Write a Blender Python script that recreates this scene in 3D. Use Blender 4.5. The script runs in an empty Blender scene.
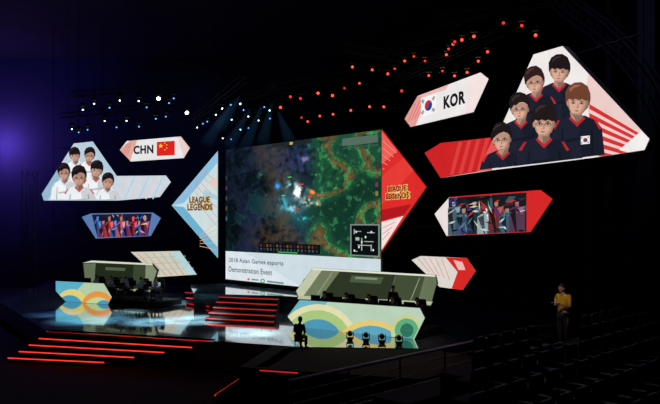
import bpy, bmesh, math, random
from mathutils import Vector, noise, Matrix
random.seed(7)
SC=bpy.context.scene; COL=SC.collection
SC.view_settings.view_transform='Standard'
F=700.0; HX=330.0; HY=222.0; CAMZ=6.3; DECK=1.2; RIG=13.0

# ---------------------------------------------------------------- helpers
def lin(c):
    r=[]
    for v in c[:3]:
        v=max(0,v)/255.0
        r.append(v/12.92 if v<=.04045 else ((v+.055)/1.055)**2.4)
    return r
def at(px,py,Y): return Vector(((px-HX)/F*Y, Y, CAMZ+(HY-py)/F*Y))
def atz(px,py,z):
    Y=(CAMZ-z)*F/(py-HY)
    return Vector(((px-HX)/F*Y, Y, z))
MATS={}
def mat(name,col,rough=.6,metal=0.,emis=0.,var=.25,scale=6.):
    if name in MATS: return MATS[name]
    m=bpy.data.materials.new(name); m.use_nodes=True; nt=m.node_tree
    b=nt.nodes['Principled BSDF']; c=lin(col)
    n=nt.nodes.new('ShaderNodeTexNoise'); n.inputs['Scale'].default_value=scale
    tc=nt.nodes.new('ShaderNodeTexCoord'); nt.links.new(tc.outputs['Object'],n.inputs['Vector'])
    mx=nt.nodes.new('ShaderNodeMix'); mx.data_type='RGBA'
    mx.inputs[6].default_value=(c[0]*(1-var),c[1]*(1-var),c[2]*(1-var),1)
    mx.inputs[7].default_value=(min(1,c[0]*(1+var)),min(1,c[1]*(1+var)),min(1,c[2]*(1+var)),1)
    nt.links.new(n.outputs['Fac'],mx.inputs[0])
    nt.links.new(mx.outputs[2],b.inputs['Base Color'])
    b.inputs['Roughness'].default_value=rough; b.inputs['Metallic'].default_value=metal
    if emis>0:
        nt.links.new(mx.outputs[2],b.inputs['Emission Color'])
        b.inputs['Emission Strength'].default_value=emis
    MATS[name]=m; return m
def led_mat():
    m=bpy.data.materials.new('led_picture'); m.use_nodes=True; nt=m.node_tree
    for n in list(nt.nodes): nt.nodes.remove(n)
    o=nt.nodes.new('ShaderNodeOutputMaterial'); e=nt.nodes.new('ShaderNodeEmission')
    a=nt.nodes.new('ShaderNodeVertexColor'); a.layer_name='Col'
    n=nt.nodes.new('ShaderNodeTexNoise'); n.inputs['Scale'].default_value=1.3; n.inputs['Detail'].default_value=3
    tc=nt.nodes.new('ShaderNodeTexCoord'); nt.links.new(tc.outputs['Object'],n.inputs['Vector'])
    mr=nt.nodes.new('ShaderNodeMapRange'); mr.inputs[3].default_value=.88; mr.inputs[4].default_value=1.1
    nt.links.new(n.outputs['Fac'],mr.inputs[0]); nt.links.new(mr.outputs[0],e.inputs['Strength'])
    nt.links.new(a.outputs['Color'],e.inputs['Color']); nt.links.new(e.outputs[0],o.inputs[0])
    return m
LED=led_mat()

class MB:
    def __init__(s): s.v=[]; s.f=[]; s.mi=[]
    def add(s,vs,fs,mi=0):
        k=len(s.v); s.v+= [tuple(v) for v in vs]; s.f+=[tuple(i+k for i in f) for f in fs]; s.mi+=[mi]*len(fs)
    def box(s,c,d,rz=0,mi=0):
        x,y,z=d[0]/2,d[1]/2,d[2]/2; R=Matrix.Rotation(rz,3,'Z')
        vs=[Vector(c)+R@Vector(p) for p in [(-x,-y,-z),(x,-y,-z),(x,y,-z),(-x,y,-z),(-x,-y,z),(x,-y,z),(x,y,z),(-x,y,z)]]
        s.add(vs,[(0,3,2,1),(4,5,6,7),(0,1,5,4),(1,2,6,5),(2,3,7,6),(3,0,4,7)],mi); return s
    def tube(s,pts,rs,n=8,mi=0):
        pts=[Vector(p) for p in pts]
        if not hasattr(rs,'__len__'): rs=[rs]*len(pts)
        rings=[]
        for i,p in enumerate(pts):
            d=(pts[min(i+1,len(pts)-1)]-pts[max(i-1,0)]).normalized()
            a=Vector((0,0,1)) if abs(d.z)<.9 else Vector((1,0,0))
            x=d.cross(a).normalized(); y=d.cross(x)
            rings.append([p+(x*math.cos(2*math.pi*j/n)+y*math.sin(2*math.pi*j/n))*rs[i] for j in range(n)])
        vs=[v for r in rings for v in r]; fs=[]
        for i in range(len(pts)-1):
            for j in range(n): fs.append((i*n+j,i*n+(j+1)%n,(i+1)*n+(j+1)%n,(i+1)*n+j))
        fs.append(tuple(range(n-1,-1,-1))); fs.append(tuple((len(pts)-1)*n+j for j in range(n)))
        s.add(vs,fs,mi); return s
    def ell(s,c,r,nu=12,nv=8,mi=0,zmin=-1,rot=None):
        vs=[];fs=[]
        for i in range(nv+1):
            t=math.acos(zmin)*(i/nv) if zmin>-1 else math.pi*i/nv
            for j in range(nu):
                p=2*math.pi*j/nu
                q=Vector((r[0]*math.sin(t)*math.cos(p),r[1]*math.sin(t)*math.sin(p),r[2]*math.cos(t)))
                if rot: q=rot@q
                vs.append(Vector(c)+q)
        for i in range(nv):
            for j in range(nu): fs.append((i*nu+j,(i+1)*nu+j,(i+1)*nu+(j+1)%nu,i*nu+(j+1)%nu))
        s.add(vs,fs,mi); return s
    def prism(s,poly,z0,z1,mi=0):
        n=len(poly)
        a=sum(poly[i][0]*poly[(i+1)%n][1]-poly[(i+1)%n][0]*poly[i][1] for i in range(n))
        if a<0: poly=poly[::-1]
        vs=[(p[0],p[1],z0) for p in poly]+[(p[0],p[1],z1) for p in poly]
        fs=[tuple(range(n-1,-1,-1)),tuple(range(n,2*n))]+[(i,(i+1)%n,n+(i+1)%n,n+i) for i in range(n)]
        s.add(vs,fs,mi); return s
    def vprism(s,poly,y0,y1,mi=0):   # poly in x,z ; front y0, back y1
        n=len(poly)
        a=sum(poly[i][0]*poly[(i+1)%n][1]-poly[(i+1)%n][0]*poly[i][1] for i in range(n))
        if a<0: poly=poly[::-1]
        vs=[(p[0],y0,p[1]) for p in poly]+[(p[0],y1,p[1]) for p in poly]
        fs=[tuple(range(n)),tuple(range(2*n-1,n-1,-1))]+[(i,n+i,n+(i+1)%n,(i+1)%n) for i in range(n)]
        s.add(vs,fs,mi); return s
    def build(s,name,m,parent=None,smooth=False,bevel=0):
        me=bpy.data.meshes.new(name); me.from_pydata(s.v,[],s.f); me.update()
        ms=m if isinstance(m,(list,tuple)) else [m]
        for q in ms: me.materials.append(q)
        me.polygons.foreach_set('material_index',s.mi)
        if smooth: me.polygons.foreach_set('use_smooth',[True]*len(me.polygons))
        o=bpy.data.objects.new(name,me); COL.objects.link(o)
        if parent: o.parent=parent
        if bevel:
            b=o.modifiers.new('b','BEVEL'); b.width=bevel; b.segments=2; b.limit_method='ANGLE'
        return o
def empty(name,loc,rz=0,label=None,cat=None,group=None,kind=None):
    o=bpy.data.objects.new(name,None); COL.objects.link(o); o.location=loc; o.rotation_euler=(0,0,rz)
    tag(o,label,cat,group,kind); return o
def tag(o,label=None,cat=None,group=None,kind=None):
    if label:o['label']=label
    if cat:o['category']=cat
    if group:o['group']=group
    if kind:o['kind']=kind
    return o
def dup(root,loc,rz,label=None,group=None,cat=None):
    r=root.copy(); COL.objects.link(r); r.location=loc; r.rotation_euler=(0,0,rz)
    if label:r['label']=label
    if group:r['group']=group
    for ch in root.children:
        c=ch.copy(); COL.objects.link(c); c.parent=r
        for g in ch.children:
            d=g.copy(); COL.objects.link(d); d.parent=c
    return r

class Plane:
    def __init__(s,p0,d):
        s.O=Vector((p0[0],p0[1])); s.d=Vector((d[0],d[1])).normalized()
        s.ang=math.atan2(s.d.y,s.d.x); s.ly=Vector((-s.d.y,s.d.x))
    def hit(s,px,py):
        k=(px-HX)/F; t=(k*s.O.y-s.O.x)/(s.d.x-k*s.d.y); Y=s.O.y+s.d.y*t
        return t, CAMZ+(HY-py)/F*Y, Y
    def world(s,t,z,off=0):
        p=s.O+s.d*t-s.ly*off
        return Vector((p.x,p.y,z))
class Art:
    """flat polygons on one display, each its own colour"""
    def __init__(s,plane,t0,z0,y=-.02): s.pl=plane; s.t0=t0; s.z0=z0; s.v=[];s.f=[];s.c=[]; s.y=y
    def loc(s,pts,col,cols=None):
        k=len(s.v); n=len(pts)
        if cols is None: cols=[col]*n
        a=sum(pts[i][0]*pts[(i+1)%n][1]-pts[(i+1)%n][0]*pts[i][1] for i in range(n))
        if a<0: pts=pts[::-1]; cols=cols[::-1]
        y=s.y-.0012*len(s.f)
        s.v+=[(p[0]-s.t0,y,p[1]-s.z0) for p in pts]; s.f.append(tuple(range(k,k+n)))
        s.c+=[tuple(lin(c))+(1,) for c in cols]
    def px(s,pts,col):
        if callable(col): s.loc([s.pl.hit(*p)[:2] for p in pts],None,[col(p) for p in pts])
        else: s.loc([s.pl.hit(*p)[:2] for p in pts],col)
    def ell(s,cx,cy,rx,ry,col,n=18,rot=0,a0=0,a1=360):
        full=(a1-a0)>=360; m=n if full else n+1
        pts=[]
        for i in range(m):
            t=math.radians(a0+(a1-a0)*i/n)
            x=rx*math.cos(t); y=ry*math.sin(t); c,s_=math.cos(rot),math.sin(rot)
            pts.append((cx+x*c-y*s_,cy+x*s_+y*c))
        s.px(pts,col)
    def line(s,p,q,w,col):
        dx,dy=q[0]-p[0],q[1]-p[1]; L=math.hypot(dx,dy); nx,ny=-dy/L*w/2,dx/L*w/2
        s.px([(p[0]+nx,p[1]+ny),(q[0]+nx,q[1]+ny),(q[0]-nx,q[1]-ny),(p[0]-nx,p[1]-ny)],col)
    def build(s,name,parent):
        me=bpy.data.meshes.new(name); me.from_pydata(s.v,[],s.f); me.update()
        a=me.color_attributes.new('Col','FLOAT_COLOR','POINT')
        a.data.foreach_set('color',[x for c in s.c for x in c])
        me.materials.append(LED); o=bpy.data.objects.new(name,me); COL.objects.link(o); o.parent=parent; return o
def clip(poly,conv):
    area=sum(conv[i][0]*conv[(i+1)%len(conv)][1]-conv[(i+1)%len(conv)][0]*conv[i][1] for i in range(len(conv)))
    sg=1 if area>0 else -1
    out=list(poly)
    for i in range(len(conv)):
        a,b=conv[i],conv[(i+1)%len(conv)]
        def side(p): return sg*((b[0]-a[0])*(p[1]-a[1])-(b[1]-a[1])*(p[0]-a[0]))
        inp=out; out=[]
        for j in range(len(inp)):
            p,q=inp[j],inp[(j+1)%len(inp)]; sp,sq=side(p),side(q)
            if sp>=0: out.append(p)
            if sp*sq<0:
                t=sp/(sp-sq); out.append((p[0]+t*(q[0]-p[0]),p[1]+t*(q[1]-p[1])))
        if len(out)<3: return []
    return out
def text_mesh(string,bold,quick=3):
    cu=bpy.data.curves.new('t','FONT'); cu.body=string; cu.offset=bold; cu.resolution_u=quick; cu.space_character=1+bold*2.2
    o=bpy.data.objects.new('t',cu); COL.objects.link(o)
    bpy.context.view_layer.update()
    me=bpy.data.meshes.new_from_object(o.evaluated_get(bpy.context.evaluated_depsgraph_get()))
    COL.objects.unlink(o); bpy.data.objects.remove(o); return me
def text_px(string,pl,root,t0,z0,L,R,hpx,col,y=-.3,name='lettering',bold=.012,grow=0):
    """flat lettering: baseline from pixel L to pixel R on the display, letters hpx tall; grow widens the box (for an outline)"""
    me=text_mesh(string,bold); t1,z1,Y1=pl.hit(L[0]-grow,L[1]+grow); t2,z2,Y2=pl.hit(R[0]+grow,R[1]+grow); w=t2-t1; h=(hpx+2*grow)*Y1/F
    xs=[v.co.x for v in me.vertices]; ys=[v.co.y for v in me.vertices]; x0,x1,y0,y1=min(xs),max(xs),min(ys),max(ys)
    for v in me.vertices:
        v.co=((v.co.x-x0)/(x1-x0)*w+t1-t0, y, (v.co.y-y0)/(y1-y0)*h+z1-z0)
    a=me.color_attributes.new('Col','FLOAT_COLOR','POINT'); a.data.foreach_set('color',(lin(col)+[1])*len(me.vertices))
    me.materials.clear(); me.materials.append(LED)
    o=bpy.data.objects.new(name,me); COL.objects.link(o); o.parent=root; return o

# ---------------------------------------------------------------- materials
BLK=mat('black_metal',(20,20,24),.45,.6)
PIPE=mat('black_pipe',(8,8,10),.9)
CAB=mat('display_cabinet',(14,14,18),.6)
MATT=mat('black_cloth',(12,12,15),.9)
CAR=mat('dark_carpet',(12,12,15),.95,scale=20)
WALL=mat('dark_wall',(26,26,34),.9,scale=.4)
BWALL=mat('back_curtain',(40,40,60),.95,var=.08,scale=.1)
CEIL=mat('ceiling_black',(14,14,18),.9,scale=.4)
STEEL=mat('truss_steel',(40,42,48),.5,.6)
REDS=mat('red_light_strip',(255,52,40),.5,0,1.5,.1)
REDD=mat('dim_red_strip',(205,36,36),.5,0,1.0,.2)
def deckmat():
    m=bpy.data.materials.new('glossy_stage_vinyl'); m.use_nodes=True; nt=m.node_tree; b=nt.nodes['Principled BSDF']
    tc=nt.nodes.new('ShaderNodeTexCoord')
    n=nt.nodes.new('ShaderNodeTexNoise'); n.inputs['Scale'].default_value=.8; n.inputs['Detail'].default_value=4
    nt.links.new(tc.outputs['Object'],n.inputs['Vector'])
    r=nt.nodes.new('ShaderNodeMapRange'); r.inputs[3].default_value=.04; r.inputs[4].default_value=.16
    nt.links.new(n.outputs['Fac'],r.inputs[0]); nt.links.new(r.outputs[0],b.inputs['Roughness'])
    n2=nt.nodes.new('ShaderNodeTexNoise'); n2.inputs['Scale'].default_value=.5; n2.inputs['Detail'].default_value=5; n2.inputs['Roughness'].default_value=.65
    nt.links.new(tc.outputs['Object'],n2.inputs['Vector'])
    cr=nt.nodes.new('ShaderNodeValToRGB'); cr.color_ramp.elements[0].position=.34; cr.color_ramp.elements[0].color=(.04,.08,.13,1)  # pale blue mottling puts the floor's lit, reflecting look into its base colour
    cr.color_ramp.elements[1].position=.58; cr.color_ramp.elements[1].color=(.34,.52,.60,1)
    nt.links.new(n2.outputs['Fac'],cr.inputs[0]); nt.links.new(cr.outputs[0],b.inputs['Base Color'])
    b.inputs['Specular IOR Level'].default_value=.9; b.inputs['Coat Weight'].default_value=1.; b.inputs['Coat Roughness'].default_value=.03
    return m
GLOSS=deckmat()

# ---------------------------------------------------------------- setting
def struct(name,mb,m): return tag(mb.build(name,m),kind='structure')
struct('floor',MB().box((-5,29,-.1),(110,78,.2)),CAR)
struct('ceiling',MB().box((-5,29,22.1),(110,78,.2)),CEIL)
struct('wall_back',MB().box((-5,67.1,11),(110,.2,22)),BWALL)
struct('wall_left',MB().box((-59.9,29,11),(.2,76,22)),WALL)
struct('wall_right',MB().box((49.9,29,11),(.2,76,22)),WALL)
A_=atz(47,331,DECK); B_=atz(215,341,DECK)
deck=[(A_.x,A_.y),(B_.x,B_.y),(-1.2,28.6),(4.2,28.2),(6.6,30.2),(7.0,34),(5.2,41),(-6,53.5),(-24,60),(-22,46)]
struct('stage_floor',MB().prism(deck,0,DECK),GLOSS)
struct('side_platform_floor',MB().prism([(-2.4,28.9),(-3.2,24.7),(3,22.8),(6,26),(4.2,28.1),(-1.2,28.5)],0,DECK-.02),MATT)
UPZ=2.05
struct('upper_stage_floor',MB().prism([(-8.1,41.6),(-2.8,40.3),(2.0,37.7),(2.6,38.0),(-7.2,48.5),(-9.5,47.5)],DECK,UPZ),GLOSS)

# ---------------------------------------------------------------- stage planes
MAIN=Plane((2.77,38.0),(.683,-.73)); tl,_,_=MAIN.hit(226,200)
SL=MAIN.world(tl,0)
def dirdeg(a): a=math.radians(a); return (math.sin(a),-math.cos(a))
LW=Plane((SL.x,SL.y),dirdeg(64)); RW=Plane((2.77,38.0),dirdeg(22.5))

def panel(name,label,cat,pl,outline,base,draw=None,thick=.22,picture='picture'):
    pts=[pl.hit(*p)[:2] for p in outline]
    ts=[p[0] for p in pts]; zs=[p[1] for p in pts]; t0=(min(ts)+max(ts))/2; z0=min(zs)
    root=empty(name,pl.world(t0,z0),pl.ang,label,cat)
    loc=[(p[0]-t0,p[1]-z0) for p in pts]
    MB().vprism(loc,0,thick).build('cabinet',CAB,root)
    A=Art(pl,t0,z0); A.px(outline,base)
    if draw: draw(A)
    A.build(picture,root)
    return root,t0,z0

def portrait(A,cx,cy,w,hair,shirt,trim,bl,br,clipto,skin=(214,170,146),style=0,glasses=False,tilt=0.,lean=0.):
    h=w*1.26; ox,oy=cx-lean*w*.25,cy+.6*h; ct,st_=math.cos(tilt),math.sin(tilt)
    def P(pts,c):
        q=clip(pts,clipto)
        if q: A.px(q,c)
    def T(pts): return [(ox+(x-ox)*ct-(y-oy)*st_+0,oy+(x-ox)*st_+(y-oy)*ct) for x,y in pts]
    def H(pts,c): P(T(pts),c)
    def HH(pts,c): H([(cx+a*w,cy+b*h) for a,b in pts],c)
    def mul(c,k): return tuple(min(255,v*k) for v in c)
    def E(x,y,rx,ry,c,n=16): H([(x+rx*math.cos(2*math.pi*i/n),y+ry*math.sin(2*math.pi*i/n)) for i in range(n)],c)
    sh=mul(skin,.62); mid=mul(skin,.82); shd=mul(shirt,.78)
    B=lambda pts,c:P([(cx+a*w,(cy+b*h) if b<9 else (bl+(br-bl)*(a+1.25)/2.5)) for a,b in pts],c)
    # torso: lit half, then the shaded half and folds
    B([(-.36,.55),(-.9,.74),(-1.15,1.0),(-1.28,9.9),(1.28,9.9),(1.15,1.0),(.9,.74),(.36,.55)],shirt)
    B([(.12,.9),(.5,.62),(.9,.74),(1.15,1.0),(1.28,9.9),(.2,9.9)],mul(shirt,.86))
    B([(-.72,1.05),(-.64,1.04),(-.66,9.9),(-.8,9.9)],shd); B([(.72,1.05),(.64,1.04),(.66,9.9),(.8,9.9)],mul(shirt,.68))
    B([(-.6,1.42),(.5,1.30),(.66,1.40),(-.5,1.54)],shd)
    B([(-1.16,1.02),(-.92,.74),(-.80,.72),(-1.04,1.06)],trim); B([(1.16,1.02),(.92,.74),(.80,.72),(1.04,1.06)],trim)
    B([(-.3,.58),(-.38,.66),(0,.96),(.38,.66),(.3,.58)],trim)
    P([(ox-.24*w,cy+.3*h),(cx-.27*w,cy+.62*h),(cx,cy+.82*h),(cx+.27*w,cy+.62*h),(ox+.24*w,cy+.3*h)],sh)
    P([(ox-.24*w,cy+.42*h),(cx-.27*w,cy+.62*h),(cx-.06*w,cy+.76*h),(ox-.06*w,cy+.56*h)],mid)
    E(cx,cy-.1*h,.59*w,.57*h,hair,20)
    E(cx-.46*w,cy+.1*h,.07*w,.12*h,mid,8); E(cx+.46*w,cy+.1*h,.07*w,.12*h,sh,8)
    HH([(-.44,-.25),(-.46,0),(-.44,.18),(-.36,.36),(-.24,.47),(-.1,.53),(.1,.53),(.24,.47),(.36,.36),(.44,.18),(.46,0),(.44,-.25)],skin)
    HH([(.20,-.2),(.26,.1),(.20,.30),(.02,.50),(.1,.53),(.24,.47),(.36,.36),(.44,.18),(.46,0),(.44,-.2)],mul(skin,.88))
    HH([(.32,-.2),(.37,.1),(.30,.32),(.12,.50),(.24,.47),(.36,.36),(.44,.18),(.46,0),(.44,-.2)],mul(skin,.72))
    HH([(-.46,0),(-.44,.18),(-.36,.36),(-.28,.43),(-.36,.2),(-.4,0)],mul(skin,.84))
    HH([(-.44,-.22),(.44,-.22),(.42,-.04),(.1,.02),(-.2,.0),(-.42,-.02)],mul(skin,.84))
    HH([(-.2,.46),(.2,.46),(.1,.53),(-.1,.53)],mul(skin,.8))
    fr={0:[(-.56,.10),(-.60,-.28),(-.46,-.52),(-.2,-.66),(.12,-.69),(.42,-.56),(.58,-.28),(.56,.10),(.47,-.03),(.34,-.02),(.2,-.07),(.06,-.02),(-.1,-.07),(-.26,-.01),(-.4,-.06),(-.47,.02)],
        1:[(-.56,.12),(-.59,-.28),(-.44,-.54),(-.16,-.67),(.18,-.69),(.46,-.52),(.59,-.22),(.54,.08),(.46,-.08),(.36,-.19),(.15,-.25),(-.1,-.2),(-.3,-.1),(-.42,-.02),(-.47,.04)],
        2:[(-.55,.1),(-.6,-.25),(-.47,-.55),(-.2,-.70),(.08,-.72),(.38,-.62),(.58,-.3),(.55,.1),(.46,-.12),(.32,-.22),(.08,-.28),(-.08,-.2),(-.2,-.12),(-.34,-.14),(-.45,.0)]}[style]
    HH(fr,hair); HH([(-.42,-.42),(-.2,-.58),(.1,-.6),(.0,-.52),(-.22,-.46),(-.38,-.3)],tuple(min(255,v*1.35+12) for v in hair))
    for s_ in (-1,1):
        HH([(s_*.08,.035),(s_*.2,-.01),(s_*.33,.02),(s_*.2,.025)],(50,36,34))
        E(cx+s_*.2*w,cy+.085*h,.12*w,.045*h,mul(skin,.68),8)
        E(cx+s_*.2*w,cy+.09*h,.07*w,.022*h,(214,202,194),8); E(cx+s_*.2*w,cy+.09*h,.048*w,.032*h,(26,20,20),8)
        if glasses:
            for t in range(10):
                a=2*math.pi*t/10; b=2*math.pi*(t+1)/10
                H([(cx+s_*.21*w+r*math.cos(q),cy+.1*h+r*.6*math.sin(q)) for r,q in ((.16*w,a),(.16*w,b),(.13*w,b),(.13*w,a))],(34,28,30))
    if glasses: HH([(-.06,.08),(.06,.08),(.06,.1),(-.06,.1)],(34,28,30))
    HH([(.02,.06),(.0,.24),(.08,.26),(.07,.16)],mul(skin,.76)); HH([(-.07,.255),(.07,.255),(0,.285)],sh)
    HH([(-.13,.365),(0,.352),(.13,.365),(0,.405)],(150,80,76))

# ---- main display
zb=MAIN.hit(226,279)[1]; zt=MAIN.hit(226,150)[1]; W=-tl; H=zt-zb; zs=MAIN.hit(226,251)[1]
root=empty('main_display',MAIN.world(tl/2,zb),MAIN.ang,'large central screen showing an overhead game view above a white caption strip','screen')
MB().box((0,.2,H/2),(W+.25,.36,H+.25)).build('cabinet',CAB,root)
MB().box((0,.25,-(zb-UPZ)/2-.05),(W-1,.3,zb-UPZ-.12)).build('base',MATT,root)
def G(u,v,cu,cv,ru,rv): return math.exp(-((u-cu)/ru)**2-((v-cv)/rv)**2)
def sst(a,b,x):
    x=max(0,min(1,(x-a)/(b-a))); return x*x*(3-2*x)
def game(u,v):
    n=noise.fractal(Vector((u*6,v*4,1.3)),.8,2.0,5); n2=noise.fractal(Vector((u*26,v*16,4.1)),.7,2.0,4); n3=noise.noise(Vector((u*60,v*36,2.2)))
    m=noise.noise(Vector((u*5.2+3,v*4.0,7.7)))+.12*n2
    c=Vector((24,40,52))*(1+.5*n+.6*n2)
    def mix(col,k):
        nonlocal c
        k=max(0,min(1,k)); c=c*(1-k)+Vector(col)*k
    left=sst(.62,.2,u); right=sst(.56,.68,u+.06*n)
    mix((30,40,78),left*(.35+.5*n)); mix((20,62,66),sst(.05,.25,m)*.75*(1-right)); mix((9,18,24),sst(.12,.24,-n+.2*n3)*.6)
    mix((74,60,46),sst(.17,.03,abs(u-.40+.16*(v-.5)+.08*n))*(.55+.5*n2)*(1-right)); mix((44,110,100),sst(.03,.0,abs(m-.12))*left*.5)
    mix((84,58,38),G(u,v,.30,.15,.13,.14)*(.4+.7*n2)); mix((48,52,112),G(u,v,.50,.82,.12,.12)*(.4+.6*n2))
    mix((26,76,48),right*(.85+.4*n2)); mix((90,70,44),sst(.14,.06,abs(m+.08))*right*(.9+.5*n2)); mix((60,146,72),sst(.035,.005,abs(m-.05))*right*(.7+.9*n2)); mix((66,150,78),sst(.035,.005,abs(m+.21))*right*(.6+.9*n2))
    mix((14,42,34),sst(.2,.32,m)*right*.7); mix((118,92,56),sst(.05,.02,abs(m+.08))*right*.5*(.8+n3)); mix((64,150,86),sst(.32,.5,n2)*right*.5)
    f=.6+.5*min(1,u*2.6)
    mix((70,130,140),G(u,v,.50,.5,.12,.17)*.4)
    for (a,b,ra,rb,col,k) in [(.48,.62,.026,.03,(130,210,214),1.2),(.53,.55,.028,.045,(252,252,250),1.8),(.43,.46,.03,.05,(50,160,176),1.),
        (.585,.46,.03,.03,(250,240,206),1.4),(.50,.40,.04,.03,(130,200,216),1.2),(.62,.55,.016,.026,(250,130,60),1.2),(.39,.62,.014,.026,(50,150,250),1.2),
        (.655,.44,.012,.03,(240,224,180),1.),(.55,.32,.03,.018,(60,210,220),.9),(.35,.34,.012,.016,(250,80,60),1.1),(.63,.69,.013,.013,(90,230,100),1.1),(.27,.73,.02,.03,(60,130,120),.9),(.57,.83,.03,.02,(120,110,150),.9)]:
        mix(col,G(u,v,a,b,ra,rb)*k*(.6+1.9*n2+.5*n3))
    return [max(0,x*f) for x in c]
NX,NZ=280,160; GH=zt-zs
vs=[];cs=[];fs=[]
for j in range(NZ+1):
    for i in range(NX+1):
        u,v=i/NX,j/NZ; vs.append((-W/2+W*u,-.01,(zs-zb)+GH*v)); cs+=lin(game(u,v))+[1]
for j in range(NZ):
    for i in range(NX): k=j*(NX+1)+i; fs.append((k,k+1,k+NX+2,k+NX+1))
me=bpy.data.meshes.new('game_view'); me.from_pydata(vs,[],fs); me.update()
a=me.color_attributes.new('Col','FLOAT_COLOR','POINT'); a.data.foreach_set('color',cs); me.materials.append(LED)
o=bpy.data.objects.new('game_view',me); COL.objects.link(o); o.parent=root
A=Art(MAIN,tl/2,zb,-.03)
def R(u0,v0,u1,v1,c): A.loc([(tl+W*u0,zs+GH*v0),(tl+W*u1,zs+GH*v0),(tl+W*u1,zs+GH*v1),(tl+W*u0,zs+GH*v1)],c)
R(.84,.015,.995,.27,(130,140,138)); R(.847,.025,.988,.26,(10,16,18))
for (a0,b0,a1,b1) in [(.86,.21,.9,.215),(.86,.19,.865,.23),(.93,.2,.97,.206),(.88,.1,.95,.106),(.9,.06,.905,.16),(.86,.05,.88,.056),(.95,.06,.955,.11),(.915,.13,.965,.136),(.87,.14,.89,.165)]: R(a0,b0,a1,b1,(176,186,182))
for (x,y) in [(.86,.05),(.9,.12),(.95,.2),(.87,.2),(.96,.06),(.92,.16),(.885,.08)]: R(x,y,x+.007,y+.016,(240,245,240))
R(.26,.012,.67,.095,(14,16,18)); R(.42,.095,.53,.115,(24,26,28))
for r_ in range(2):
    for k in range(17): R(.272+.0232*k,.026+.034*r_,.284+.0232*k,.048+.034*r_,[(44,80,120),(112,80,40),(44,50,56),(120,40,36),(56,90,62),(34,38,42)][(k*2+r_*3)%6])
R(.40,.013,.53,.021,(60,180,90))
R(.80,.905,.99,.965,(86,110,98)); R(.80,.88,.99,.89,(60,90,74)); R(.36,.965,.62,.995,(34,38,44)); R(.48,.97,.50,.993,(200,170,90))
for k in range(5):
    R(.008,.3+.1*k,.02,.34+.1*k,[(60,90,120),(90,70,60),(50,80,64),(80,60,76),(60,60,60)][k]); R(.978,.42+.07*k,.992,.455+.07*k,[(130,50,40),(150,120,50),(110,60,84),(120,70,50),(90,40,40)][k])
for (x,y) in [(.48,.68),(.56,.61),(.61,.5),(.44,.52),(.67,.51),(.53,.4)]:
    R(x-.013,y,x+.013,y+.008,(230,60,50) if x>.5 else (70,220,90))
A.build('game_interface',root)
A=Art(MAIN,tl/2,zb,-.03); A.loc([(tl,zb),(0,zb),(0,zs),(tl,zs)],(206,220,228))
A.loc([(tl,zb),(tl+W*.55,zb),(tl+W*.15,zs),(tl,zs)],(220,230,236))
A.ell(263,281,2.3,2.3,(70,150,100)); A.ell(263,281,1.3,1.3,(220,230,236)); A.px([(267.5,280.4),(284,282.4),(284,284.2),(267.5,282.2)],(110,146,134))
A.px([(247.5,279.2),(249,277.8),(250.5,279.2),(249,280.6)],(220,100,80)); A.px([(252,278.6),(259,279.4),(259,280.8),(252,280)],(130,142,154))
A.ell(306,281,2.6,2.6,(70,150,100)); A.ell(306,281,1.5,1.5,(206,220,228))
A.build('caption_strip',root)
text_px('2018 Asian Games esports',MAIN,root,tl/2,zb,(229.5,263),(284,263),5.4,(62,78,98),-.06,bold=.012)
text_px('Demonstration Event',MAIN,root,tl/2,zb,(229.5,271.5),(273,271.5),5.2,(62,78,98),-.06,bold=.012)

def logo(pl,r,t0,z0,xa,xb,yb,edge,fill,hi):
    m=(xa+xb)/2
    for (s,L,R_,h) in (('LEAGUE',(xa+2,yb-7.4),(xb-2.5,yb-8),5.2),('LEGENDS',(xa,yb),(xb,yb-.4),5.6)):
        text_px(s,pl,r,t0,z0,L,R_,h,edge,-.06,bold=.05,grow=.9); text_px(s,pl,r,t0,z0,L,R_,h,fill,-.09,bold=.02)
    text_px('OF',pl,r,t0,z0,(m-2.4,yb-5.3),(m+2.4,yb-5.4),2.2,hi,-.12,bold=.02)
# ---- left triangle
def d(A):
    A.px([(217.5,152),(217.5,257),(176,206)],(196,222,232)); A.px([(217.5,161),(217.5,250),(182,206)],(206,222,224))
    A.px([(217.5,152),(217.5,163),(184,203),(173,205)],(140,190,224)); A.px([(173,206),(184,207),(217.5,247),(217.5,257)],(110,178,210))
    for k in range(6): A.line((204-3*k,172+4*k),(217,181+9*k),.5,(214,150,140))
    for k in range(5): A.line((200,236+2.5*k),(217,222+7*k),.5,(240,170,120))
    A.px([(217.5,176),(217.5,190),(208,183)],(232,200,190)); A.px([(205,190),(217.5,196),(217.5,200),(203,196)],(170,204,220))
r,t0,z0=panel('triangular_display','pale blue triangular screen pointing left beside the central screen','screen',LW,[(218,151),(218,258),(172,205.5)],(178,214,230),d)
logo(LW,r,t0,z0,188.5,212.5,210,(186,138,56),(60,42,26),(90,60,30))
# ---- right triangle
def d(A):
    A.px([(382,131),(382,250),(426,187)],(224,44,42)); A.px([(382,131),(398,151),(382,164)],(236,96,88)); A.px([(382,176),(404,158),(414,170),(382,205)],(232,60,54))
    for k in range(5): A.line((383,141+7*k),(397-3*k,153+4*k),.6,(246,150,140))
    A.px([(382,250),(382,222),(404,216)],(244,226,222)); A.px([(382,210),(382,221),(405,214.5),(412,204)],(180,24,30))
    for k in range(3): A.line((383,228+6*k),(396-3*k,222+5*k),.6,(226,120,112))
r,t0,z0=panel('triangular_display','bright red triangular screen pointing right beside the central screen','screen',RW,[(382,129),(427,187),(382,252)],(206,34,36),d)
logo(RW,r,t0,z0,387.5,410.5,199.5,(240,190,100),(34,10,10),(250,230,190))

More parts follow.
